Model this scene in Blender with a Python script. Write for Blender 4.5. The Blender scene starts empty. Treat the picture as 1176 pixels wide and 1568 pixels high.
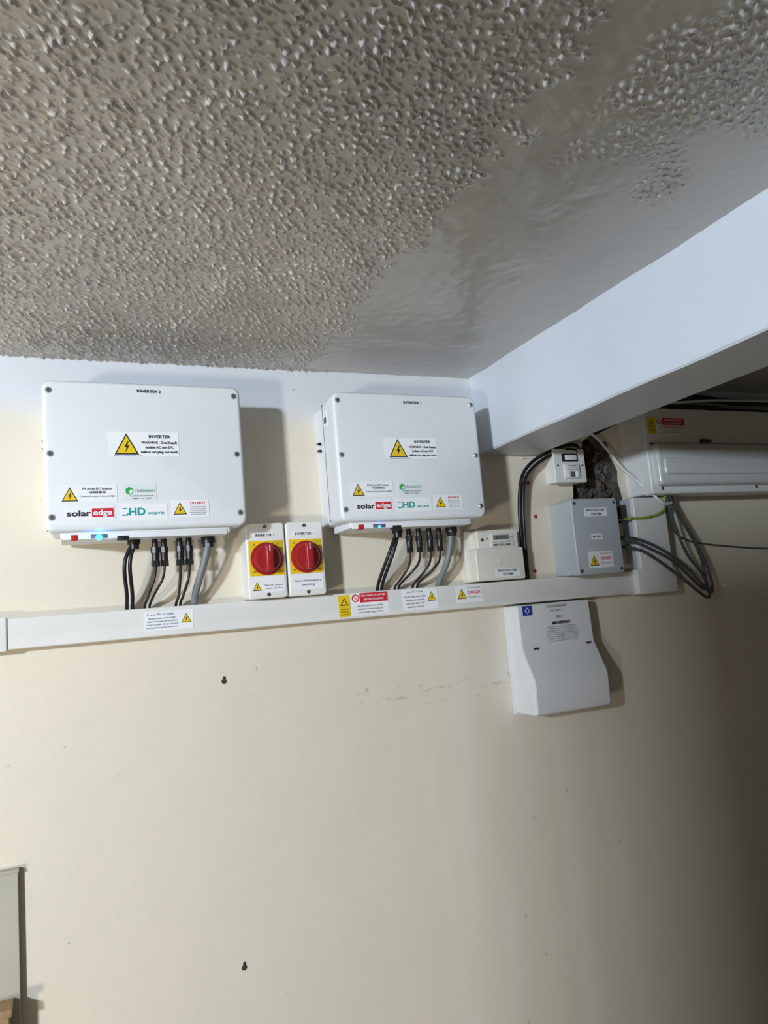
import bpy, bmesh, math, random
import numpy as np
from mathutils import Vector, Matrix
random.seed(3); rng=np.random.default_rng(5)
Z0=1.55
scn=bpy.context.scene
try:
    scn.view_settings.view_transform='Standard'
    scn.view_settings.look='None'
except Exception: pass
COL=scn.collection

# ------------------------------------------------------------ materials
def mat(name,col,rough=0.5,metal=0.0,var=0.04,vscale=30,bump=0.0,bscale=200,emit=None,estr=0,spec=None,coat=0):
    m=bpy.data.materials.new(name); m.use_nodes=True
    nt=m.node_tree; b=nt.nodes['Principled BSDF']
    b.inputs['Roughness'].default_value=rough; b.inputs['Metallic'].default_value=metal
    if spec is not None: b.inputs['Specular IOR Level'].default_value=spec
    if coat: b.inputs['Coat Weight'].default_value=coat
    tc=nt.nodes.new('ShaderNodeTexCoord')
    nz=nt.nodes.new('ShaderNodeTexNoise'); nz.inputs['Scale'].default_value=vscale; nz.inputs['Detail'].default_value=4
    nt.links.new(tc.outputs['Object'],nz.inputs['Vector'])
    rp=nt.nodes.new('ShaderNodeValToRGB')
    rp.color_ramp.elements[0].position=.3; rp.color_ramp.elements[1].position=.7
    rp.color_ramp.elements[0].color=tuple(c*(1-var) for c in col)+(1,)
    rp.color_ramp.elements[1].color=tuple(min(1,c*(1+var)) for c in col)+(1,)
    nt.links.new(nz.outputs['Fac'],rp.inputs['Fac']); nt.links.new(rp.outputs['Color'],b.inputs['Base Color'])
    if bump:
        n2=nt.nodes.new('ShaderNodeTexNoise'); n2.inputs['Scale'].default_value=bscale; n2.inputs['Detail'].default_value=3
        nt.links.new(tc.outputs['Object'],n2.inputs['Vector'])
        bp=nt.nodes.new('ShaderNodeBump'); bp.inputs['Strength'].default_value=bump; bp.inputs['Distance'].default_value=.002
        nt.links.new(n2.outputs['Fac'],bp.inputs['Height']); nt.links.new(bp.outputs['Normal'],b.inputs['Normal'])
    if emit:
        b.inputs['Emission Color'].default_value=emit+(1,); b.inputs['Emission Strength'].default_value=estr
    return m
M={}
M['inv']=mat('inverter_white',(.74,.76,.78),.38,bump=.05,bscale=600,var=.01)
M['alu']=mat('aluminium',(.62,.64,.66),.35,metal=.6)
M['pvc']=mat('pvc_white',(.76,.75,.72),.35,var=.03,vscale=8)
M['pvcgrey']=mat('pvc_grey',(.46,.49,.52),.4,var=.02)
M['cream']=mat('meter_cream',(.74,.71,.64),.4,var=.02)
M['label']=mat('label_white',(.83,.84,.86),.3,var=.01)
M['labclr']=mat('label_clear',(.70,.76,.77),.2,var=.01)
M['black']=mat('black_plastic',(.012,.012,.014),.4)
M['ink']=mat('ink_black',(.02,.02,.025),.5)
M['inkgrey']=mat('ink_grey',(.10,.11,.13),.5)
M['inkblue']=mat('ink_blue',(.03,.06,.4),.5)
M['red']=mat('label_red',(.60,.02,.04),.4)
M['knob']=mat('knob_red',(.33,.012,.014),.35,var=.02)
M['yellow']=mat('yellow',(.80,.55,.012),.4,var=.02)
M['teal']=mat('teal',(.01,.33,.30),.4)
M['green']=mat('green',(.04,.35,.10),.4)
M['grey']=mat('conduit_grey',(.19,.20,.21),.45)
M['cgrey']=mat('cable_grey',(.065,.072,.075),.45)
M['screw']=mat('screw_steel',(.35,.36,.37),.3,metal=.9)
M['dark']=mat('dark_recess',(.03,.03,.03),.7)
M['blue']=mat('label_blue',(.02,.04,.35),.4)
M['lcd']=mat('lcd',(.20,.22,.19),.15)
M['ledb']=mat('led_blue',(.02,.2,1),.3,emit=(.03,.25,1.0),estr=7)
M['redlamp']=mat('red_switch',(.45,.02,.02),.3)
M['wood']=mat('raw_wood',(.42,.27,.13),.6,var=.25,vscale=12,bump=.3)
M['panel']=mat('painted_board',(.50,.475,.39),.55,var=.06,vscale=6)
M['beam']=mat('beam_white_gloss',(.68,.72,.77),.42,var=.02,vscale=4,bump=.15,bscale=60)
M['floor']=mat('concrete_floor',(.22,.20,.18),.7,var=.15,vscale=5,bump=.4,bscale=80)
M['wallp']=mat('wall_plain',(.42,.39,.33),.55,var=.03,vscale=3)
M['cubody']=mat('cu_plastic',(.76,.76,.73),.35,var=.02)
M['cuflap']=mat('cu_flap',(.62,.62,.59),.2,var=.02)
M['rubble']=mat('rubble',(.09,.075,.06),.9,var=.65,vscale=45,bump=1.0,bscale=90)
M['gy']=mat('earth_green',(.25,.42,.03),.4,var=.5,vscale=60)
M['rplug']=mat('rawlplug_red',(.45,.04,.02),.5)

def wall_material():
    m=bpy.data.materials.new('wall_paint'); m.use_nodes=True
    nt=m.node_tree; L=nt.links; b=nt.nodes['Principled BSDF']; b.inputs['Roughness'].default_value=.5
    tc=nt.nodes.new('ShaderNodeTexCoord'); sp=nt.nodes.new('ShaderNodeSeparateXYZ'); L.new(tc.outputs['Object'],sp.inputs[0])
    def noise(s,d=4,vec=None):
        n=nt.nodes.new('ShaderNodeTexNoise'); n.inputs['Scale'].default_value=s; n.inputs['Detail'].default_value=d
        L.new(vec or tc.outputs['Object'],n.inputs['Vector']); return n
    def math_(op,a,b2=None,c=None):
        n=nt.nodes.new('ShaderNodeMath'); n.operation=op
        for i,v in enumerate((a,b2,c)):
            if v is None: continue
            if isinstance(v,(int,float)): n.inputs[i].default_value=v
            else: L.new(v,n.inputs[i])
        return n.outputs[0]
    def mix(f,a,c):
        n=nt.nodes.new('ShaderNodeMix'); n.data_type='RGBA'
        if isinstance(f,(int,float)): n.inputs['Factor'].default_value=f
        else: L.new(f,n.inputs['Factor'])
        for k,v in ((6,a),(7,c)):
            if isinstance(v,tuple): n.inputs[k].default_value=v+(1,)
            else: L.new(v,n.inputs[k])
        return n.outputs[2]
    def mapr(v,a,b2,c=0,d=1):
        n=nt.nodes.new('ShaderNodeMapRange'); n.interpolation_type='SMOOTHSTEP'
        L.new(v,n.inputs[0]); n.inputs[1].default_value=a; n.inputs[2].default_value=b2; n.inputs[3].default_value=c; n.inputs[4].default_value=d
        return n.outputs[0]
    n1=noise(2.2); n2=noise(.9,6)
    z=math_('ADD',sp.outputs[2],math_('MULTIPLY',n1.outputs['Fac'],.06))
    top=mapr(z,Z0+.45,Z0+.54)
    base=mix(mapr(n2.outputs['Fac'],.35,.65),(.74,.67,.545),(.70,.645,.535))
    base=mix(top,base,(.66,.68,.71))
    mp=nt.nodes.new('ShaderNodeMapping'); mp.inputs['Scale'].default_value=(14,1,1.6); L.new(tc.outputs['Object'],mp.inputs['Vector'])
    st=noise(1.0,3,mp.outputs[0])
    xm=math_('MULTIPLY',mapr(sp.outputs[0],.6,1.0),mapr(sp.outputs[0],1.5,1.2))
    zm=mapr(sp.outputs[2],Z0-.0,Z0-.1)
    s=math_('MULTIPLY',math_('MULTIPLY',mapr(st.outputs['Fac'],.45,.7),xm),zm)
    base=mix(math_('MULTIPLY',s,.55),base,(.75,.73,.68))
    # scuffed, faintly stained patches along an old shelf line
    mp2=nt.nodes.new('ShaderNodeMapping'); mp2.inputs['Scale'].default_value=(9,1,28); mp2.inputs['Rotation'].default_value=(0,.03,0); L.new(tc.outputs['Object'],mp2.inputs['Vector'])
    sc=noise(3.2,8,mp2.outputs[0])
    band=math_('MULTIPLY',mapr(math_('ABSOLUTE',math_('ADD',sp.outputs[2],-(Z0-.215))),.05,.0),math_('MULTIPLY',mapr(sp.outputs[0],.45,.8),mapr(sp.outputs[0],1.1,.95)))
    base=mix(math_('MULTIPLY',math_('MULTIPLY',mapr(sc.outputs['Fac'],.56,.68),band),.5),base,(.36,.31,.24))
    vo=noise(38,2)
    base=mix(math_('MULTIPLY',mapr(vo.outputs['Fac'],.735,.76),.45),base,(.33,.28,.22))
    L.new(base,b.inputs['Base Color'])
    n3=noise(130,3); n4=noise(6,3)
    h=math_('ADD',math_('MULTIPLY',n3.outputs['Fac'],.25),math_('MULTIPLY',n4.outputs['Fac'],2.0))
    bp=nt.nodes.new('ShaderNodeBump'); bp.inputs['Strength'].default_value=.35; bp.inputs['Distance'].default_value=.004
    L.new(h,bp.inputs['Height']); L.new(bp.outputs['Normal'],b.inputs['Normal'])
    return m
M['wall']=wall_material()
M['ceil']=mat('ceiling_paint',(.53,.505,.465),.22,var=.05,vscale=2.5,bump=.15,bscale=150,spec=.8)

# ------------------------------------------------------------ mesh helpers
def link(me,name,ms,parent=None,smooth=None):
    ob=bpy.data.objects.new(name,me); COL.objects.link(ob)
    for m in (ms if isinstance(ms,(list,tuple)) else [ms]): me.materials.append(M[m])
    if smooth:
        for p in me.polygons: p.use_smooth=True
        me.set_sharp_from_angle(angle=math.radians(smooth))
    if parent:
        ob.parent=parent; ob.matrix_parent_inverse=Matrix.Translation(-Vector(parent.location))
    return ob
def empty(name,loc):
    e=bpy.data.objects.new(name,None); e.location=(loc[0],loc[1],loc[2]+Z0); e.empty_display_size=.05; COL.objects.link(e); return e
def box(name,x0,x1,d0,d1,z0,z1,m,parent=None,bev=0,seg=2,absz=False):
    """box standing off the back wall from depth d0 to d1 (towards -y)"""
    zo=0 if absz else Z0
    bm=bmesh.new(); bmesh.ops.create_cube(bm,size=1)
    for v in bm.verts:
        v.co=Vector(((x0+x1)/2+v.co.x*(x1-x0),-(d0+d1)/2+v.co.y*(d1-d0),(z0+z1)/2+zo+v.co.z*(z1-z0)))
    if bev: bmesh.ops.bevel(bm,geom=bm.edges[:],offset=bev,segments=seg,affect='EDGES',profile=.5)
    bmesh.ops.recalc_face_normals(bm,faces=bm.faces[:])
    me=bpy.data.meshes.new(name); bm.to_mesh(me); bm.free()
    return link(me,name,m,parent,40 if bev else None)
def rings(name,rs,m,parent,smooth=40,capa=True,capb=True):
    n=len(rs[0]); vs=[p for r in rs for p in r]; fs=[]
    for i in range(len(rs)-1):
        for j in range(n):
            k=(j+1)%n; fs.append((i*n+j,i*n+k,(i+1)*n+k,(i+1)*n+j))
    if capa: fs.append(tuple(range(n))[::-1])
    if capb: fs.append(tuple((len(rs)-1)*n+j for j in range(n)))
    me=bpy.data.meshes.new(name); me.from_pydata(vs,[],fs)
    bm=bmesh.new(); bm.from_mesh(me); bmesh.ops.recalc_face_normals(bm,faces=bm.faces[:]); bm.to_mesh(me); bm.free()
    return link(me,name,m,parent,smooth)
def rrect(x0,x1,z0,z1,r,n=6):
    out=[]
    for cx,cz,a in ((x1-r,z1-r,0),(x0+r,z1-r,90),(x0+r,z0+r,180),(x1-r,z0+r,270)):
        for i in range(n+1):
            t=math.radians(a+90*i/n); out.append((cx+r*math.cos(t),cz+r*math.sin(t)))
    return out
def rplate(name,x0,x1,z0,z1,d0,d1,r,e,m,parent,back=0.0):
    rs=[]
    def ring(ins,d):
        return [(x,-d,z+Z0) for x,z in rrect(x0+ins,x1-ins,z0+ins,z1-ins,max(r-ins,.0005))]
    rs.append(ring(back,d0)); 
    if back: rs.append(ring(0,d0+back))
    for k in range(5):
        t=math.pi/2*k/4; rs.append(ring(e*(1-math.cos(t)),d1-e+e*math.sin(t)))
    return rings(name,rs,m,parent,35)
def poly(name,pts,d,m,parent,th=.0004):
    rs=[[(x,-(d-th),z+Z0) for x,z in pts],[(x,-d,z+Z0) for x,z in pts]]
    return rings(name,rs,m,parent,None)
def lab(name,x0,x1,z0,z1,d,m,parent): return poly(name,[(x0,z0),(x1,z0),(x1,z1),(x0,z1)],d,m,parent)
def cyl(name,c,axis,r,length,m,parent,n=20,bev=0.0,r2=None):
    """c=(x,depth,z) start point; axis 'd' outwards, 'z' up or 'x' right"""
    r2=r if r2 is None else r2
    rs=[]
    prof=[(0,r),(length-bev,r2)]+([(length,r2-bev)] if bev else [])
    if not bev: prof=[(0,r),(length,r2)]
    for t,rr in prof:
        ring=[]
        for i in range(n):
            a=2*math.pi*i/n; u,v=rr*math.cos(a),rr*math.sin(a)
            if axis=='d': ring.append((c[0]+u,-(c[1]+t),c[2]+v+Z0))
            elif axis=='x': ring.append((c[0]+t,-(c[1]+u),c[2]+v+Z0))
            else: ring.append((c[0]+u,-(c[1]+v),c[2]+t+Z0))
        rs.append(ring)
    return rings(name,rs,m,parent,35)
def text(s,cx,cz,d,h,m,parent,w=None,bold=0,align='C',rot=0,name='lettering'):
    cu=bpy.data.curves.new('t','FONT'); cu.body=s; cu.size=1; cu.resolution_u=3; cu.offset=bold; cu.align_x='LEFT'
    ob=bpy.data.objects.new('t',cu); COL.objects.link(ob)
    me=bpy.data.meshes.new_from_object(ob); bpy.data.objects.remove(ob); bpy.data.curves.remove(cu)
    if not len(me.vertices): return
    xs=[v.co.x for v in me.vertices]; x0,x1=min(xs),max(xs)
    k=h/.72; kx=k if w is None else w/(x1-x0)
    wid=(x1-x0)*kx
    off={'C':-wid/2,'L':0}[align]
    for v in me.vertices:
        X=(v.co.x-x0)*kx+off; Zz=v.co.y*k-h/2
        if rot: X,Zz=X*math.cos(rot)-Zz*math.sin(rot),X*math.sin(rot)+Zz*math.cos(rot)
        v.co=Vector((cx+X,-d,cz+Zz+Z0))
    me.name=name
    return link(me,name,m,parent)
def lines(x0,x1,z1,z0,n,d,parent,m='inkgrey',hf=.45):
    """rows of small print"""
    words=["live parts inside","isolate before work","contact installer","see manual first","danger of shock","do not remove cover"]
    for i in range(n):
        zz=z1-(z1-z0)*(i+.5)/n
        text(words[i%6]+" "+words[(i+2)%6],(x0+x1)/2,zz,d,(z1-z0)/n*hf*1.3,m,parent,w=(x1-x0)*random.uniform(.75,1),name='small_print')
def warn(x0,x1,z0,z1,d,parent):
    cx=(x0+x1)/2
    def tri(s):
        c=(cx,z0+(z1-z0)*.36)
        P=[(x0,z0),(x1,z0),(cx,z1)]
        return [(c[0]+(p[0]-c[0])*s,c[1]+(p[1]-c[1])*s) for p in P]
    poly('warning_triangle_border',tri(1),d,'ink',parent)
    poly('warning_triangle',tri(.82),d+.0004,'yellow',parent)
    w=x1-x0;h=z1-z0
    B=[(.05,.62),(-.10,.34),(.0,.34),(-.06,.10),(.12,.42),(.02,.42),(.10,.62)]
    poly('bolt',[(cx+a*w,z0+b*h) for a,b in B],d+.0008,'ink',parent)
def tube(name,pts,r,m,parent=None,res=8):
    cu=bpy.data.curves.new(name,'CURVE'); cu.dimensions='3D'; cu.bevel_depth=r; cu.bevel_resolution=3; cu.resolution_u=res; cu.use_fill_caps=True
    sp=cu.splines.new('NURBS'); sp.points.add(len(pts)-1)
    for p,q in zip(sp.points,pts): p.co=(q[0],-q[1],q[2]+Z0,1)
    sp.order_u=3; sp.use_endpoint_u=True
    ob=bpy.data.objects.new('t',cu); COL.objects.link(ob)
    me=bpy.data.meshes.new_from_object(ob); bpy.data.objects.remove(ob); bpy.data.curves.remove(cu)
    me.name=name; 
    return link(me,name,m,parent,60)

# ------------------------------------------------------------ room shell
def build_wall():
    bm=bmesh.new()
    X0,X1,A,B=-2.2,2.9,0.0,Z0+.62
    hole=[(1.290,.200),(1.304,.246),(1.310,.297),(1.325,.335),(1.335,.372),(1.352,.391),(1.360,.420),(1.392,.436),(1.420,.424),(1.448,.415),(1.450,.373),(1.462,.355),(1.472,.334),(1.468,.300),(1.478,.250),(1.470,.18),(1.30,.17)]
    outer=[bm.verts.new((x,0,z)) for x,z in ((X0,A),(X1,A),(X1,B),(X0,B))]
    hv=[bm.verts.new((x,0,z+Z0)) for x,z in hole]
    es=[]
    for L in (outer,hv):
        for i in range(len(L)): es.append(bm.edges.new((L[i],L[(i+1)%len(L)])))
    bmesh.ops.triangle_fill(bm,use_beauty=True,edges=es,normal=(0,-1,0))
    ins=[bm.verts.new((x+random.uniform(-.004,.004),.05,z+Z0)) for x,z in hole]
    for i in range(len(hv)):
        j=(i+1)%len(hv); f=bm.faces.new((hv[i],hv[j],ins[j],ins[i])); f.material_index=1
    bb=[bm.verts.new((x,.16,z)) for x,z in ((X0,A),(X1,A),(X1,B),(X0,B))]
    bm.faces.new(bb[::-1])
    for i in range(4): bm.faces.new((outer[i],outer[(i+1)%4],bb[(i+1)%4],bb[i]))
    nx,nz=44,60; g=[]
    for j in range(nz):
        row=[]
        for i in range(nx):
            x=1.27+.23*i/(nx-1); z=.14+.32*j/(nz-1)
            y=.030+.012*math.sin(x*95+math.sin(z*60)*2)*math.sin(z*80)+random.uniform(-.007,.007)
            row.append(bm.verts.new((x,max(y,.008),z+Z0)))
        g.append(row)
    for j in range(nz-1):
        for i in range(nx-1):
            f=bm.faces.new((g[j][i],g[j][i+1],g[j+1][i+1],g[j+1][i])); f.material_index=1
    me=bpy.data.meshes.new('wall_back'); bm.to_mesh(me); bm.free()
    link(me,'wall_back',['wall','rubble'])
build_wall()

def ceil_mesh():
    step=.0021
    xs=np.arange(-.42,1.012,step); ys=np.arange(-1.42,.0005,step)
    nx,ny=len(xs),len(ys)
    def band(lo,hi,an=1.0,rot=0):
        w=rng.standard_normal((ny,nx)); Fq=np.fft.rfft2(w)
        fy=np.fft.fftfreq(ny,step)[:,None]; fx=np.fft.rfftfreq(nx,step)[None,:]
        c,s=math.cos(rot),math.sin(rot)
        u=fx*c+fy*s; v=-fx*s+fy*c
        f=np.sqrt((u*an)**2+(v/an)**2)+1e-9
        Fq*=np.exp(-((np.log(f)-math.log(math.sqrt(1/lo/hi)))**2)/(2*(math.log(hi/lo)/2)**2))
        o=np.fft.irfft2(Fq,s=(ny,nx)); return o/o.std()
    r1=band(.018,.026,1.25,.6); mk=band(.015,.027); b=band(.006,.010)
    ridge_=np.exp(-(np.abs(r1)/.32)**1.6)*np.clip((mk+.15)*1.3,0,1)
    dots=np.clip(band(.012,.018,1.35,.6)-.65,0,1.5)
    h=np.clip(ridge_*.7+dots*.85,0,1.35)*(1+.12*b)
    big=band(.15,.5); med=band(.03,.08)
    Xg,Yg=np.meshgrid(xs,ys)
    def ss(t): t=np.clip(t,0,1); return t*t*(3-2*t)
    edge=.535+.012*med+.010*big
    m1=ss((edge-Xg)/.02+.5)
    m2=ss((Xg-.60-.02*big)/.05)*ss((-.90-.05*big-Yg)/.12)*.75
    m3=ss((1.0-.04-Xg+.01*med)/.05)
    m=np.maximum(m1,m2*m3)
    ridge=np.exp(-((Xg-edge)/.008)**2)*(.6+.4*np.tanh(b))
    H=.0043*h*m+.0002*med*(1-.6*m)+.0016*ridge*np.clip(.5+big*.5,0,1)+.0006*big
    H*=ss((Xg+.42)/.03)*ss((-Yg)/.006+.0)
    ox=np.concatenate([[-2.2,-1.4],xs,[1.5,2.9]]); oy=np.concatenate([[-4.6,-3.0],ys,[.0]]) if ys[-1]<-1e-6 else np.concatenate([[-4.6,-3.0],ys])
    HH=np.zeros((len(oy),len(ox))); HH[2:2+ny,2:2+nx]=H
    X,Y=np.meshgrid(ox,oy)
    co=np.stack([X,Y,Z0+.587-HH],-1).reshape(-1,3)
    R,C=HH.shape
    idx=np.arange(R*C).reshape(R,C)
    q=np.stack([idx[:-1,:-1],idx[1:,:-1],idx[1:,1:],idx[:-1,1:]],-1).reshape(-1,4)
    me=bpy.data.meshes.new('ceiling')
    me.vertices.add(len(co)); me.vertices.foreach_set('co',co.ravel())
    me.loops.add(q.size); me.loops.foreach_set('vertex_index',q.ravel().astype(np.int32))
    me.polygons.add(len(q)); me.polygons.foreach_set('loop_start',np.arange(0,q.size,4,dtype=np.int32)); me.polygons.foreach_set('loop_total',np.full(len(q),4,dtype=np.int32))
    me.polygons.foreach_set('use_smooth',np.ones(len(q),dtype=bool))
    me.update(calc_edges=True); me.validate()
    link(me,'ceiling','ceil')
ceil_mesh()
box('floor',-2.2,2.9,-.16,4.6,-.1,0,'floor',absz=True)
box('light_blocker',-1.225,2.9,2.0,2.08,0,Z0+.38,'wallp',absz=True)  # unseen partial-height panel, added behind the camera to shade the right side
box('wall_right',2.9,3.0,-.16,4.6,0,Z0+.62,'wallp',absz=True)  # unseen side wall, added to block ambient light from the right

def beam():
    n=40; rs=[]
    for i in range(n+1):
        d=3.6*i/n; w=.0025*math.sin(i*1.7)
        x0=1.008+w; x1=1.195
        c=.004
        rs.append([(x0,-d,Z0+.60),(x0+.006,-d,Z0+.377+c+.001*math.sin(i*2.3)),(x0+.006+c,-d,Z0+.377),(x1-c,-d,Z0+.377),(x1,-d,Z0+.377+c),(x1,-d,Z0+.60)])
    rings('ceiling_beam',rs,'beam',None,30)
beam()

# ------------------------------------------------------------ inverters
def inverter(name,ox,num,dz=0):
    """ox = x of the cover's left edge"""
    x0,x1=ox,ox+.384 if num=='2' else ox+.370
    z0,z1=.192,.489
    e=empty(name,((x0+x1)/2,0,(z0+z1)/2))
    rplate('rear_housing',x0+.006,x1-.006,z0+.004,z1-.006,0,.075,.012,.003,'inv',e)
    rplate('cover_base',x0+.002,x1-.002,z0+.002,z1-.002,.070,.112,.016,.002,'inv',e)
    rplate('front_cover',x0,x1,z0,z1,.109,.150,.017,.008,'inv',e)
    for i in range(16):
        xx=x0+.03+i*.021; box('fin_%d'%i,xx,xx+.004,.002,.05,z1-.01,z1+.002,'alu',e)
    d=.150
    fx=lambda u:x0+u*(x1-x0)
    for u in (.032,.963):
        for z in (z1-.021,(z0+z1)/2+.002,z0+.027):
            cyl('screw_recess',(fx(u),d-.001,z),'d',.0066,.0018,'alu',e,bev=.0004)
            cyl('screw_head',(fx(u),d,z),'d',.0046,.0026,'screw',e,bev=.0008)
            cyl('screw_socket',(fx(u),d+.002,z),'d',.0020,.0008,'dark',e,n=6)
    L=lambda a:x0+(a+.034)
    D=d+.0006; T=d+.0012
    text('INVERTER '+num,L(.164),.472+dz,T,.0060,'ink',e,w=.046,bold=.02)
    lab('dual_supply_label',L(.083),L(.218),.337+dz,.387+dz,D,'label',e)
    warn(L(.094),L(.140),.341+dz,.384+dz,T,e)
    text('INVERTER',L(.181),.378+dz,T,.0066,'ink',e,w=.042,bold=.03)
    text('WARNING - Dual Supply',L(.180),.3655+dz,T,.0050,'ink',e,w=.070,bold=.03)
    text('Isolate AC and DC',L(.180),.356+dz,T,.0050,'ink',e,w=.054,bold=.03)
    text('before carrying out work',L(.180),.3465+dz,T,.0050,'ink',e,w=.072,bold=.03)
    text('Please see inverter front cover',L(.120),.3385+dz,T,.0028,'inkblue',e,w=.052)
    lab('array_label',L(-.008),L(.096),.246,.281,D,'label',e)
    warn(L(-.004),L(.025),.249,.276,T,e)
    text('PV Array DC Isolator',L(.060),.273,T,.0044,'ink',e,w=.054,bold=.01)
    text('WARNING',L(.060),.266,T,.0044,'ink',e,w=.030,bold=.03)
    text('Contains live parts during daylight',L(.060),.2585,T,.0034,'inkgrey',e,w=.064)
    lab('installer_label',L(.108),L(.170),.2475,.2815,D,'labclr',e)
    poly('logo_hexagon',[(L(.119)+.008*math.cos(a*math.pi/3+math.pi/6),.2675+.008*math.sin(a*math.pi/3+math.pi/6)) for a in range(6)],T,'green',e)
    poly('logo_facet',[(L(.119),.2675),(L(.119)+.0055,.2705),(L(.119)+.0055,.264),(L(.119),.2615)],T+.0004,'label',e)
    text('TILE',L(.136),.2675,T,.0055,'inkgrey',e,w=.014); text('ENERGY',L(.156),.2675,T,.0055,'green',e,w=.024)
    text('installed and serviced by',L(.142),.258,T,.003,'inkgrey',e,w=.045)
    text('0800 123 4567',L(.142),.2525,T,.003,'inkgrey',e,w=.036)
    lab('maker_label',L(.001),L(.090),.213,.239,D,'label',e)
    text('solar',L(.026),.2258,T,.0112,'ink',e,w=.043,bold=.03)
    lab('maker_red_box',L(.049),L(.088),.2175,.2345,T,'red',e)
    text('edge',L(.0685),.2268,T+.0004,.0105,'label',e,w=.034,bold=.03)
    lab('model_label',L(.100),L(.190),.209,.242,D,'label',e)
    text('HD',L(.132),.2265,T,.0145,'teal',e,w=.031,bold=.03)
    poly('logo_swash',[(L(.104),.2185),(L(.114),.2185),(L(.117),.224),(L(.1145),.224),(L(.112),.2210),(L(.104),.2210)],T,'teal',e)
    poly('logo_dash',[(L(.1045),.2315),(L(.113),.2315),(L(.113),.2335),(L(.1045),.2335)],T,'teal',e)
    text('wave',L(.167),.2235,T,.0084,'teal',e,w=.032)
    lab('do_not_label',L(.197),L(.272),.213,.247,D,'label',e)
    warn(L(.201),L(.227),.218,.243,T,e)
    text('DO NOT',L(.250),.241,T,.0054,'red',e,w=.030,bold=.02)
    lines(L(.232),L(.268),.2355,.216,5,T,e)
    rplate('bottom_tray',x0+.026,x1-.034,z0-.013,z0+.004,.025,.132,.003,.002,'inv',e)
    box('tray_lip',x0+.030,x1-.040,.130,.134,z0-.015,z0-.004,'inv',e,bev=.0008)
    box('rocker_switch',x0+.044,x0+.056,.122,.137,z0-.017,z0-.006,'redlamp',e,bev=.001)
    box('led_window',x0+.080,x0+.110,.132,.1355,z0-.014,z0-.006,'inkgrey',e,bev=.0008)
    r=.0062 if num=='2' else .0030
    cyl('status_led',(x0+.095,.134,z0-.012),'d',r,.004,'ledb',e,bev=.0015)
    box('display_dark_1',x0+.128,x0+.150,.118,.1345,z0-.019,z0-.010,'black',e,bev=.001)
    box('serial_label',x0-.0004,x0+.003,.080,.104,z1-.070,z1-.030,'label',e)
    box('serial_code',x0-.0008,x0+.003,.084,.100,z1-.060,z1-.046,'inkgrey',e)
    for zz in (z1-.095,z1-.112):
        cyl('side_bolt',(x0+.003,.030,zz),'d',.004,.006,'screw',e)
        box('side_lug',x0-.005,x0+.008,.030,.036,zz-.003,zz+.003,'screw',e,bev=.001)
    box('side_seam',x0+.0015,x0+.006,.0695,.0715,z0+.01,z1-.01,'inkgrey',e)
    l=bpy.data.lights.new('status_led_glow','POINT'); l.energy=.02 if num=='2' else .003; l.color=(.05,.3,1); l.shadow_soft_size=.004
    o=bpy.data.objects.new('status_led_glow',l); o.location=(x0+.095,-.145,z0-.014+Z0); COL.objects.link(o)
    o.parent=e; o.matrix_parent_inverse=Matrix.Translation(-Vector(e.location))
    return e
e2=inverter('solar_inverter',-.034,'2'); e1=inverter('solar_inverter',.558,'1',-.004)

def connectors(parent,acx,acends,mcs,mcends,con):
    cyl('cable_gland',(acx,.07,.170),'z',.013,.024,'black',parent); cyl('gland_nut',(acx,.07,.160),'z',.010,.012,'black',parent)
    for k,o in enumerate((-.0055,.0055)):
        tube('mains_cable_%d'%k,[(acx+o*.4,.07,.172),(acx+o*.8-.012,.078,.150),(acends[0][0]+o,.078,acends[0][1]),(acends[1][0]+o,.045,.070),(acends[1][0]+o,.022,.046),(acends[1][0]+o,.020,.0375)],.0040,'black',parent)
    for i,x in enumerate(mcs):
        cyl('connector_socket',(x,.07,.160),'z',.0062,.034,'black',parent)
        cyl('connector_collar',(x,.07,.150),'z',.0088,.012,'black',parent,n=8)
        cyl('connector_plug',(x,.07,.132),'z',.0074,.020,'black',parent)
        cyl('connector_nut',(x,.07,.122),'z',.0086,.012,'black',parent,n=6)
        ex=mcends[i]
        tube('dc_cable_%d'%i,[(x,.07,.125),(x-.002,.072,.100),(x+(ex-x)*.55,.070,.078),(ex+.004,.045,.058),(ex,.022,.046),(ex,.020,.0375)],.0028,'black',parent)
    (cx,cz),pts=con[0],con
    cyl('conduit_gland',(cx,.07,cz-.012),'z',.015,.028,'black',parent); cyl('conduit_gland_nut',(cx,.07,cz-.020),'z',.012,.010,'black',parent,n=8)
    tube('flexible_conduit',[(cx,.07,cz-.01),(pts[1][0],.07,pts[1][1]),(pts[2][0],.055,pts[2][1]),(pts[3][0],.024,.048),(pts[3][0],.02,.0375)],.0078,'grey',parent)
connectors(e2,.130,((.113,.120),(.120,.036)),(.171,.189,.221,.240),(.150,.160,.214,.223),[(.281,.178),(.276,.140),(.258,.086),(.252,.040)])
connectors(e1,.726,((.700,.119),(.688,.044)),(.755,.781,.810,.836),(.728,.738,.776,.788),[(.871,.178),(.863,.120),(.852,.080),(.846,.042)])

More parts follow.
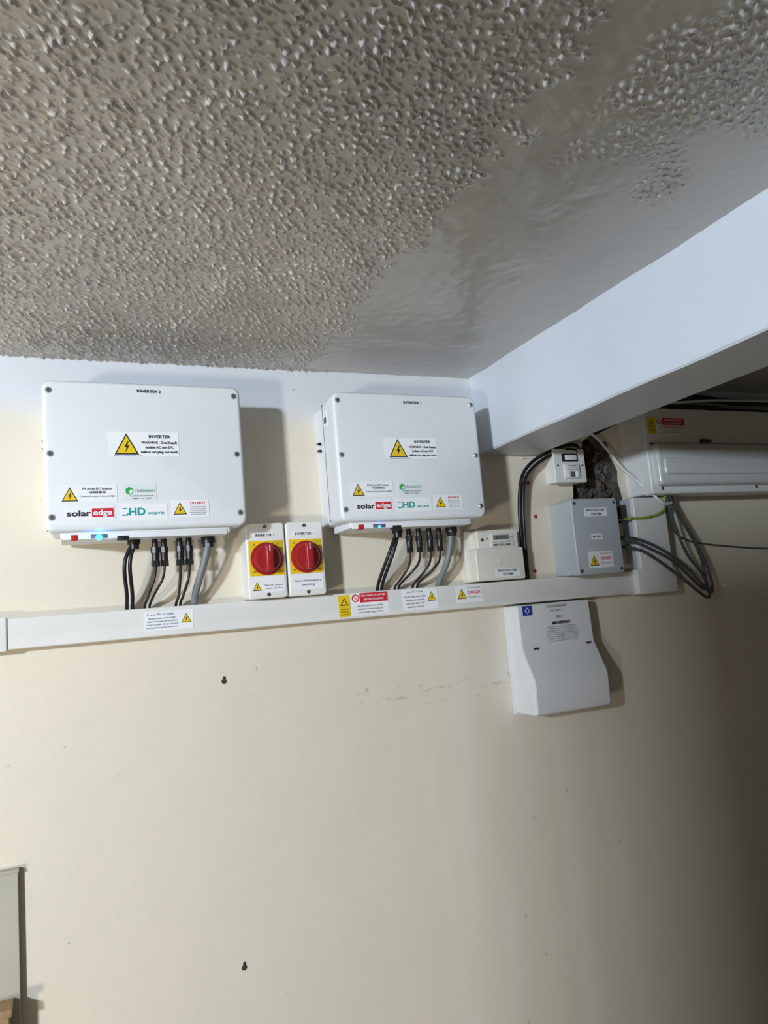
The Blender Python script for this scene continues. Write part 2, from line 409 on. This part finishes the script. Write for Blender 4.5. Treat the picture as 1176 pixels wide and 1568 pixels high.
# ------------------------------------------------------------ isolators
def isolator(x0,x1,num):
    e=empty('isolator_switch',((x0+x1)/2,0,.12)); z0,z1=.0395,.205; c=(x0+x1)/2
    rplate('base_box',x0+.001,x1-.001,z0+.001,z1-.001,0,.048,.006,.002,'pvc',e)
    rplate('cover',x0,x1,z0,z1,.046,.070,.007,.003,'pvc',e)
    lab('yellow_plate',x0+.005,x1-.005,.089,.166,.0706,'yellow',e)
    cyl('knob_collar',(c,.070,.126),'d',.036,.006,'knob',e,n=40,bev=.002)
    cyl('knob_skirt',(c,.076,.126),'d',.031,.010,'knob',e,n=40,bev=.003,r2=.029)
    box('knob_grip',c-.0085,c+.0085,.084,.104,.126-.029,.126+.029,'knob',e,bev=.004,seg=3)
    box('knob_pointer',c-.001,c+.001,.1035,.1046,.140,.153,'label',e)
    text('0',c-.026,.158,.0714,.0045,'ink',e); text('I',c+.026,.158,.0714,.0045,'ink',e)
    text('ON',c+.029,.098,.0714,.0035,'ink',e); text('OFF',c-.028,.098,.0714,.0035,'ink',e)
    lab('name_label',c-.026,c+.024,.1735,.1835,.0706,'label',e)
    text('INVERTER '+num,c-.001,.1785,.0712,.006,'ink',e,w=.044,bold=.02)
    lab('warning_label',x0+.006,x1-.006,.053,.088,.0708,'label',e)
    if num=='2': warn(x0+.009,x0+.028,.057,.076,.0714,e); text('Main AC Isolator',c+.013,.068,.0714,.0036,'inkgrey',e,w=.042); text('Switch off before',c+.013,.061,.0714,.0032,'inkgrey',e,w=.038)
    else: text('Point of Emergency',c,.073,.0714,.0045,'ink',e,w=.062); text('switching',c,.064,.0714,.0045,'ink',e,w=.030)
    for zz in (z0+.008,z1-.008):
        cyl('lid_screw',(c,.0695,zz),'d',.0038,.002,'ink',e); cyl('lid_screw_core',(c,.071,zz),'d',.002,.001,'screw',e)
    return e
isolator(.362,.449,'2'); isolator(.453,.539,'1')

# ------------------------------------------------------------ trunking
t=empty('cable_trunking',(.7,0,.01))
rplate('trunk_body',-2.15,1.462,-.020,.037,0,.034,.002,.001,'pvc',t)
rplate('trunk_lid',-2.15,1.462,-.0215,.0385,.030,.040,.004,.003,'pvc',t)
rplate('trunk_joint',-.32,-.108,-.0245,.0415,.026,.044,.004,.003,'pvc',t)
d=.0406
lab('pv_cable_label',.146,.246,-.010,.030,d,'label',t); warn(.221,.242,.003,.022,d+.0005,t)
text('Live PV Cable',.180,.024,d+.0005,.005,'inkgrey',t,w=.055); lines(.150,.215,.019,-.006,4,d+.0005,t)
lab('yellow_label',.575,.603,-.016,.034,d,'yellow',t); poly('bolt_frame',[(.579,.010),(.599,.010),(.589,.028)],d+.0004,'ink',t); poly('bolt_in',[(.5825,.0125),(.5955,.0125),(.589,.024)],d+.0008,'yellow',t)
lines(.577,.601,.005,-.013,3,d+.0005,t,'ink')
lab('danger_label',.606,.700,-.016,.037,d,'label',t); lab('danger_red',.628,.699,.014,.036,d+.0004,'red',t)
text('ISOLATE BOTH SUPPLIES',.663,.030,d+.0008,.0045,'label',t,w=.062,bold=.01); text('BEFORE WORKING',.663,.021,d+.0008,.0045,'label',t,w=.050,bold=.01)
def nring(cx,cz,r,d,par):
    rs=[]
    for rr,dd in ((r,d),(r,d+.0005),(r*.75,d+.0005),(r*.75,d)):
        rs.append([(cx+rr*math.cos(a*math.pi/12),-dd,cz+Z0+rr*math.sin(a*math.pi/12)) for a in range(24)])
    rings('prohibition_ring',rs,'red',par,None,False,False)
    poly('prohibition_bar',[(cx-r*.6,cz+r*.5),(cx-r*.5,cz+r*.6),(cx+r*.6,cz-r*.5),(cx+r*.5,cz-r*.6)],d+.0005,'red',par)
nring(.617,.025,.009,d+.0004,t)
lines(.612,.695,.010,-.012,3,d+.0005,t)
lab('ac_cable_label',.738,.832,-.014,.036,d,'label',t); warn(.804,.828,.005,.028,d+.0005,t)
text('Live AC Cable',.770,.030,d+.0005,.0048,'inkgrey',t,w=.045); lines(.742,.800,.023,-.010,4,d+.0005,t)
lab('danger_label_2',.884,.958,-.008,.034,d,'label',t); warn(.887,.913,.003,.028,d+.0005,t)
text('Solar Generation Mains',.935,.029,d+.0005,.0032,'inkgrey',t,w=.038); text('DANGER',.936,.018,d+.0005,.0075,'red',t,w=.036,bold=.015); text('Isolate before use',.935,.006,d+.0005,.003,'inkgrey',t,w=.036)
t2=empty('cable_trunking',(1.52,0,.12))
rplate('trunk_body',1.466,1.578,-.022,.244,0,.046,.002,.001,'pvcgrey',t2)
rplate('trunk_lid',1.464,1.580,-.0235,.244,.042,.056,.004,.003,'pvc',t2)
box('corner_joint',1.446,1.584,.0,.059,-.0255,.043,'pvc',t2,bev=.002)

# ------------------------------------------------------------ electricity meter
e=empty('electricity_meter',(1.007,0,.105))
rplate('base_plate',.931,1.081,.042,.172,0,.022,.004,.002,'cream',e)
rplate('meter_head',.952,1.074,.120,.171,.02,.052,.004,.003,'cream',e)
rplate('terminal_cover',.938,1.079,.042,.123,.02,.062,.004,.003,'cream',e)
box('lcd_bezel',.990,1.058,.052,.054,.128,.160,'pvc',e,bev=.0006); box('lcd_screen',.998,1.046,.054,.0545,.144,.157,'lcd',e)
text('000427',1.022,.1505,.0549,.007,'ink',e,w=.036); text('kWh',1.052,.150,.0544,.004,'ink',e)
text('SINGLE PHASE METER',1.022,.139,.0544,.0034,'ink',e,w=.056)
for i in range(22):
    xx=.996+i*.0024; box('barcode_%d'%i,xx,xx+random.choice((.0007,.0012,.0016)),.054,.0544,.1285,.1345,'ink',e)
cyl('sealing_screw',(.966,.052,.146),'d',.004,.002,'screw',e); cyl('indicator',(.980,.052,.148),'d',.002,.002,'redlamp',e)
cyl('cover_screw',(1.008,.062,.092),'d',.0035,.0016,'cream',e); box('cover_slot',1.0045,1.0115,.0634,.0638,.0915,.0925,'dark',e)
text('z',1.008,.104,.0625,.005,'inkgrey',e); text('+',1.008,.081,.0625,.005,'inkgrey',e)
lab('pv_label',.990,1.062,.049,.070,.0626,'label',e); text('PHOTOVOLTAIC',1.026,.065,.0631,.0058,'ink',e,w=.058,bold=.025); text('SYSTEM',1.026,.056,.0631,.0058,'ink',e,w=.030,bold=.025)

# ------------------------------------------------------------ small switch fuse
e=empty('switched_fuse_unit',(1.275,0,.338))
rplate('back_box',1.222,1.322,.294,.384,0,.032,.004,.002,'pvc',e)
rplate('front_plate',1.220,1.325,.292,.386,.030,.044,.005,.003,'pvc',e)
box('switch_recess',1.248,1.300,.043,.046,.350,.372,'black',e,bev=.001); box('switch_rocker',1.256,1.292,.045,.052,.353,.368,'pvc',e,bev=.002)
box('fuse_holder',1.250,1.300,.043,.050,.303,.342,'pvc',e,bev=.002)
box('fuse_dark_slot',1.268,1.281,.050,.0505,.306,.322,'inkgrey',e); box('fuse_tab_l',1.256,1.264,.050,.052,.306,.322,'label',e,bev=.0006); box('fuse_tab_r',1.285,1.294,.050,.052,.306,.322,'label',e,bev=.0006)
text('WARNING',1.274,.3375,.0505,.004,'ink',e,w=.03); lines(1.256,1.294,.334,.324,2,.0505,e); cyl('plate_screw',(1.232,.0435,.339),'d',.003,.0015,'screw',e); cyl('plate_screw_r',(1.314,.0435,.339),'d',.003,.0015,'screw',e)

# ------------------------------------------------------------ grey pv junction box
e=empty('junction_box',(1.29,0,.135))
rplate('box_body',1.218,1.366,.039,.236,0,.078,.006,.002,'pvcgrey',e)
rplate('box_lid',1.216,1.368,.037,.238,.076,.100,.007,.004,'pvcgrey',e)
for x in (1.227,1.357):
    for z in (.048,.226): cyl('lid_screw',(x,.0995,z),'d',.0045,.0015,'screw',e)
lab('top_label',1.256,1.330,.190,.213,.1006,'label',e); text('PHOTOVOLTAIC',1.293,.207,.1011,.0062,'ink',e,w=.060,bold=.025); text('SYSTEM',1.293,.196,.1011,.0062,'ink',e,w=.032,bold=.025)
lab('mid_label',1.270,1.306,.128,.144,.1006,'label',e); text('MODBUS',1.288,.136,.1011,.006,'ink',e,w=.028,bold=.02)
lab('danger_label',1.252,1.332,.054,.097,.1006,'label',e); warn(1.256,1.284,.060,.088,.1012,e)
text('Solar Generation Mains',1.309,.091,.1012,.003,'inkgrey',e,w=.038); text('DANGER',1.309,.078,.1012,.0075,'red',e,w=.036,bold=.015); text('Isolate elsewhere',1.309,.066,.1012,.003,'inkgrey',e,w=.036)
for i,z in enumerate((.178,.137,.110)): 
    cyl('side_gland_%d'%i,(1.366,.05,z),'x',.009,.012,'black',e,n=10)

# ------------------------------------------------------------ consumer unit
e=empty('consumer_unit',(1.78,0,.37))
rplate('back_box',1.500,2.080,.250,.492,0,.070,.006,.002,'cubody',e)
rplate('front_cover',1.498,2.082,.246,.494,.066,.100,.010,.005,'cubody',e)
rplate('flap_bulge',1.512,2.070,.268,.388,.098,.122,.012,.010,'cuflap',e)
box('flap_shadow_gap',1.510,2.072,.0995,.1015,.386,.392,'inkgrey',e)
rplate('flap_window',1.530,2.050,.296,.345,.120,.128,.010,.006,'cuflap',e)
box('catch',1.70,1.74,.100,.106,.394,.404,'ink',e,bev=.001); cyl('cover_screw',(1.535,.0995,.262),'d',.005,.002,'screw',e); cyl('cover_screw_r',(1.90,.0995,.262),'d',.005,.002,'screw',e)
lab('yellow_label',1.512,1.541,.418,.466,.1006,'yellow',e); poly('sign_tri',[(1.516,.438),(1.537,.438),(1.5265,.458)],.101,'ink',e); poly('sign_in',[(1.5195,.440),(1.5335,.440),(1.5265,.4535)],.1014,'yellow',e); lines(1.514,1.539,.434,.421,2,.1012,e,'ink')
lab('danger_label',1.543,1.650,.418,.466,.1006,'label',e); lab('danger_red',1.566,1.649,.444,.465,.101,'red',e); text('ISOLATE BOTH MAINS',1.607,.459,.1014,.0045,'label',e,w=.07,bold=.01); text('AND SOLAR SUPPLY',1.607,.450,.1014,.0045,'label',e,w=.06,bold=.01)
nring(1.5545,.454,.009,.101,e); text('AND ON-SITE GENERATION',1.597,.437,.1012,.005,'red',e,w=.09,bold=.01); lines(1.548,1.645,.432,.420,2,.1012,e)

# ------------------------------------------------------------ solar fuse board
e=empty('fuse_board_enclosure',(1.16,0,-.16))
def fboard():
    P=[(0,-.026),(.048,-.026),(.052,-.029),(.054,-.060),(.056,-.132),(.060,-.142),(.086,-.192),(.094,-.206),(.097,-.220),(.095,-.286),(.092,-.294),(.086,-.298),(0,-.298)]
    e0=.005
    def ring(x,s):
        out=[]
        for dd,z in P:
            D_=dd-(s if dd>.01 else 0); Zz=z+(-s if z>-.03 else (s if z<-.29 else 0)); out.append((x,-D_,Zz+Z0))
        return out
    xl,xr=1.046,1.276
    rs=[ring(xl,e0),ring(xl+.0015,e0*.4),ring(xl+e0,0),ring(xr-e0,0),ring(xr-.0015,e0*.4),ring(xr,e0)]
    rings('housing',rs,'inv',e,20)
fboard()
box('rear_flange',1.040,1.282,0,.006,-.299,-.026,'inv',e,bev=.001)
d=.0555
lab('maker_badge',1.062,1.090,-.053,-.029,d,'blue',e)
poly('badge_diamond',[(1.068,-.041),(1.076,-.033),(1.084,-.041),(1.076,-.049)],d+.0004,'label',e); poly('badge_core',[(1.0705,-.041),(1.076,-.0355),(1.0815,-.041),(1.076,-.0465)],d+.0008,'blue',e)
d=.0575
text('SOLAR FUSE BOARD',1.165,-.035,d,.0058,'ink',e,w=.062); text('240V 50Hz',1.160,-.046,d,.0048,'ink',e,w=.032); text('DB 2',1.170,-.062,d,.0064,'ink',e,w=.018)
text('IMPORTANT',1.175,-.078,d,.0070,'ink',e,w=.058,bold=.035)
for i in range(8):
    text('this enclosure contains residual current devices press test',1.176,-.087-i*.0052,d+.001,.0032,'inkgrey',e,w=random.choice((.095,.09,.08,.1)),name='small_print')
for x in (1.088,1.252): box('latch_slot',x-.007,x+.007,.050,.0615,-.140,-.1355,'dark',e)

# ------------------------------------------------------------ loose cables
b=empty('black_cable',(1.11,0,.2))
for k,o in enumerate((0,.011)):
    tube('core_%d'%k,[(1.104+o,.018,.040),(1.104+o,.020,.10),(1.100+o,.030,.19),(1.103+o,.035,.255),(1.118+o*.9,.035,.318-o*.6),(1.160+o*.6,.035,.356-o),(1.215,.034,.379-o),(1.262,.040,.395-o),(1.300-o*.5,.040,.400-o*1.4),(1.316-o,.040,.388-o),(1.306-o,.038,.365)],.0048,'black',b,res=10)
w=empty('white_cable',(1.45,0,.35))
tube('sheath',[(1.352,.01,.455),(1.372,.03,.435),(1.412,.032,.395),(1.452,.035,.338),(1.492,.055,.290),(1.520,.085,.240),(1.560,.080,.215),(1.590,.070,.225)],.0040,'pvc',w)
tube('flex_over_board',[(1.352,.02,.462),(1.42,.04,.475),(1.50,.09,.512),(1.62,.10,.510),(1.80,.09,.530),(2.05,.08,.535)],.0035,'pvc',w)
tube('flex_short',[(1.24,.004,.372),(1.18,.004,.372),(1.145,.004,.368)],.0025,'pvc',w)
k=empty('black_cable',(1.8,0,.53))
for i,(a,c) in enumerate(((.520,.03),(.538,.05),(.552,.035),(.512,.055))):
    tube('core_%d'%i,[(1.40,.01,.44+.01*i),(1.47,.02,.47+.008*i),(1.56,c,a-.01),(1.75,c,a+.008),(1.95,c-.01,a-.006),(2.3,c,a)],.0055+.001*(i%2),'black',k)
g=empty('grey_cable',(1.55,0,.08))
G=[[(1.380,.050,.137),(1.43,.06,.136),(1.51,.072,.106),(1.60,.074,.050),(1.672,.068,-.018),(1.700,.064,-.046),(1.714,.062,-.020),(1.700,.062,.045),(1.668,.062,.115),(1.622,.064,.185),(1.594,.066,.232),(1.590,.066,.245)],
   [(1.380,.050,.110),(1.44,.07,.105),(1.50,.078,.068),(1.59,.074,.008),(1.650,.068,-.034),(1.690,.064,-.058),(1.703,.060,-.028),(1.680,.060,.020),(1.636,.058,.070),(1.602,.062,.150),(1.578,.072,.215),(1.574,.072,.245)],
   [(1.380,.056,.137),(1.42,.08,.124),(1.49,.086,.090),(1.56,.080,.060),(1.640,.062,.002),(1.688,.058,-.036),(1.697,.056,-.005),(1.690,.056,.070),(1.654,.056,.145),(1.614,.056,.205),(1.606,.056,.245)]]
for i,P in enumerate(G): tube('core_%d'%i,P,.0043,'cgrey',g,res=10)
tube('thin_lead',[(1.60,.04,.215),(1.612,.03,.150),(1.68,.02,.115),(1.82,.006,.098),(2.02,.005,.078),(2.35,.005,.06)],.0024,'cgrey',g)
gy=empty('earth_cable',(1.49,0,.19))
tube('core',[(1.378,.05,.178),(1.43,.062,.186),(1.50,.066,.184),(1.56,.070,.200),(1.570,.070,.228),(1.570,.066,.248)],.003,'gy',gy)

# ------------------------------------------------------------ small wall details
def plug(x,z,r=.006):
    e=empty('wall_plug',(x,0,z))
    cyl('plug_rim',(x,-.001,z),'d',r,.0016,'screw',e,n=12); cyl('plug_hole',(x,0,z),'d',r*.75,.0019,'dark',e,n=10)
    cyl('chipped_edge',(x+.001,0,z+.008),'d',.0035,.0012,'ink',e,n=6)
plug(.311,-.132); plug(.320,-.722,.006)
for x,z in ((1.172,.207),(1.160,.300),(1.150,.060)):
    e=empty('wall_plug',(x,0,z)); cyl('plug_body',(x,-.001,z),'d',.005,.003,'rplug',e,n=10); cyl('plug_bore',(x,0,z),'d',.0022,.0024,'dark',e,n=8)

# ------------------------------------------------------------ timber at lower left
e=empty('painted_board',(-.35,0,-.8))
box('board_face',-.62,-.099,0.001,.016,-1.54,-.437,'panel',e,bev=.002)
box('board_cap',-.62,-.097,0.001,.019,-.440,-.433,'panel',e,bev=.001)
e=empty('timber_post',(-.20,-.1,-1.1))
box('post',-.33,-.115,.022,.062,-1.55,-.668,'wood',e,bev=.003)
box('post_cap',-.34,-.110,.020,.068,-.670,-.656,'wood',e,bev=.002)

# ------------------------------------------------------------ lights
def area(name,loc,target,size,en,col,sy=None):
    l=bpy.data.lights.new(name,'AREA'); l.energy=en; l.color=col; l.shape='RECTANGLE'; l.size=size; l.size_y=sy or size
    o=bpy.data.objects.new(name,l); o.location=loc
    o.rotation_euler=(Vector(target)-Vector(loc)).to_track_quat('-Z','Y').to_euler(); COL.objects.link(o); return o
area('window_daylight',(-2.1,-2.7,2.02),(.5,0,1.75),.20,108,(.74,.86,1.0),.13)
area('warm_fill',(-2.08,-2.68,.75),(.3,0,1.3),.2,44,(1.0,.91,.78),.3)  # unseen warm fill, added to light the lower wall
w=bpy.data.worlds.new('world'); scn.world=w; w.use_nodes=True
bg=w.node_tree.nodes['Background']; bg.inputs[0].default_value=(1.0,.96,.91,1); bg.inputs[1].default_value=.20

# ------------------------------------------------------------ camera
cd=bpy.data.cameras.new('camera'); cam=bpy.data.objects.new('camera',cd); COL.objects.link(cam); scn.camera=cam
cd.sensor_fit='HORIZONTAL'; cd.sensor_width=36; cd.lens=36*1129.5/1176; cd.clip_start=.02
yaw,pit,rol=map(math.radians,(23.635,7.292,-4.864))
f=Vector((math.sin(yaw)*math.cos(pit),math.cos(yaw)*math.cos(pit),math.sin(pit)))
r0=Vector((math.cos(yaw),-math.sin(yaw),0)); u0=r0.cross(f)
r=r0*math.cos(rol)+u0*math.sin(rol); u=r.cross(f)
mw=Matrix((r,u,-f)).transposed().to_4x4(); mw.translation=(0,-1.66,Z0)
cam.matrix_world=mw
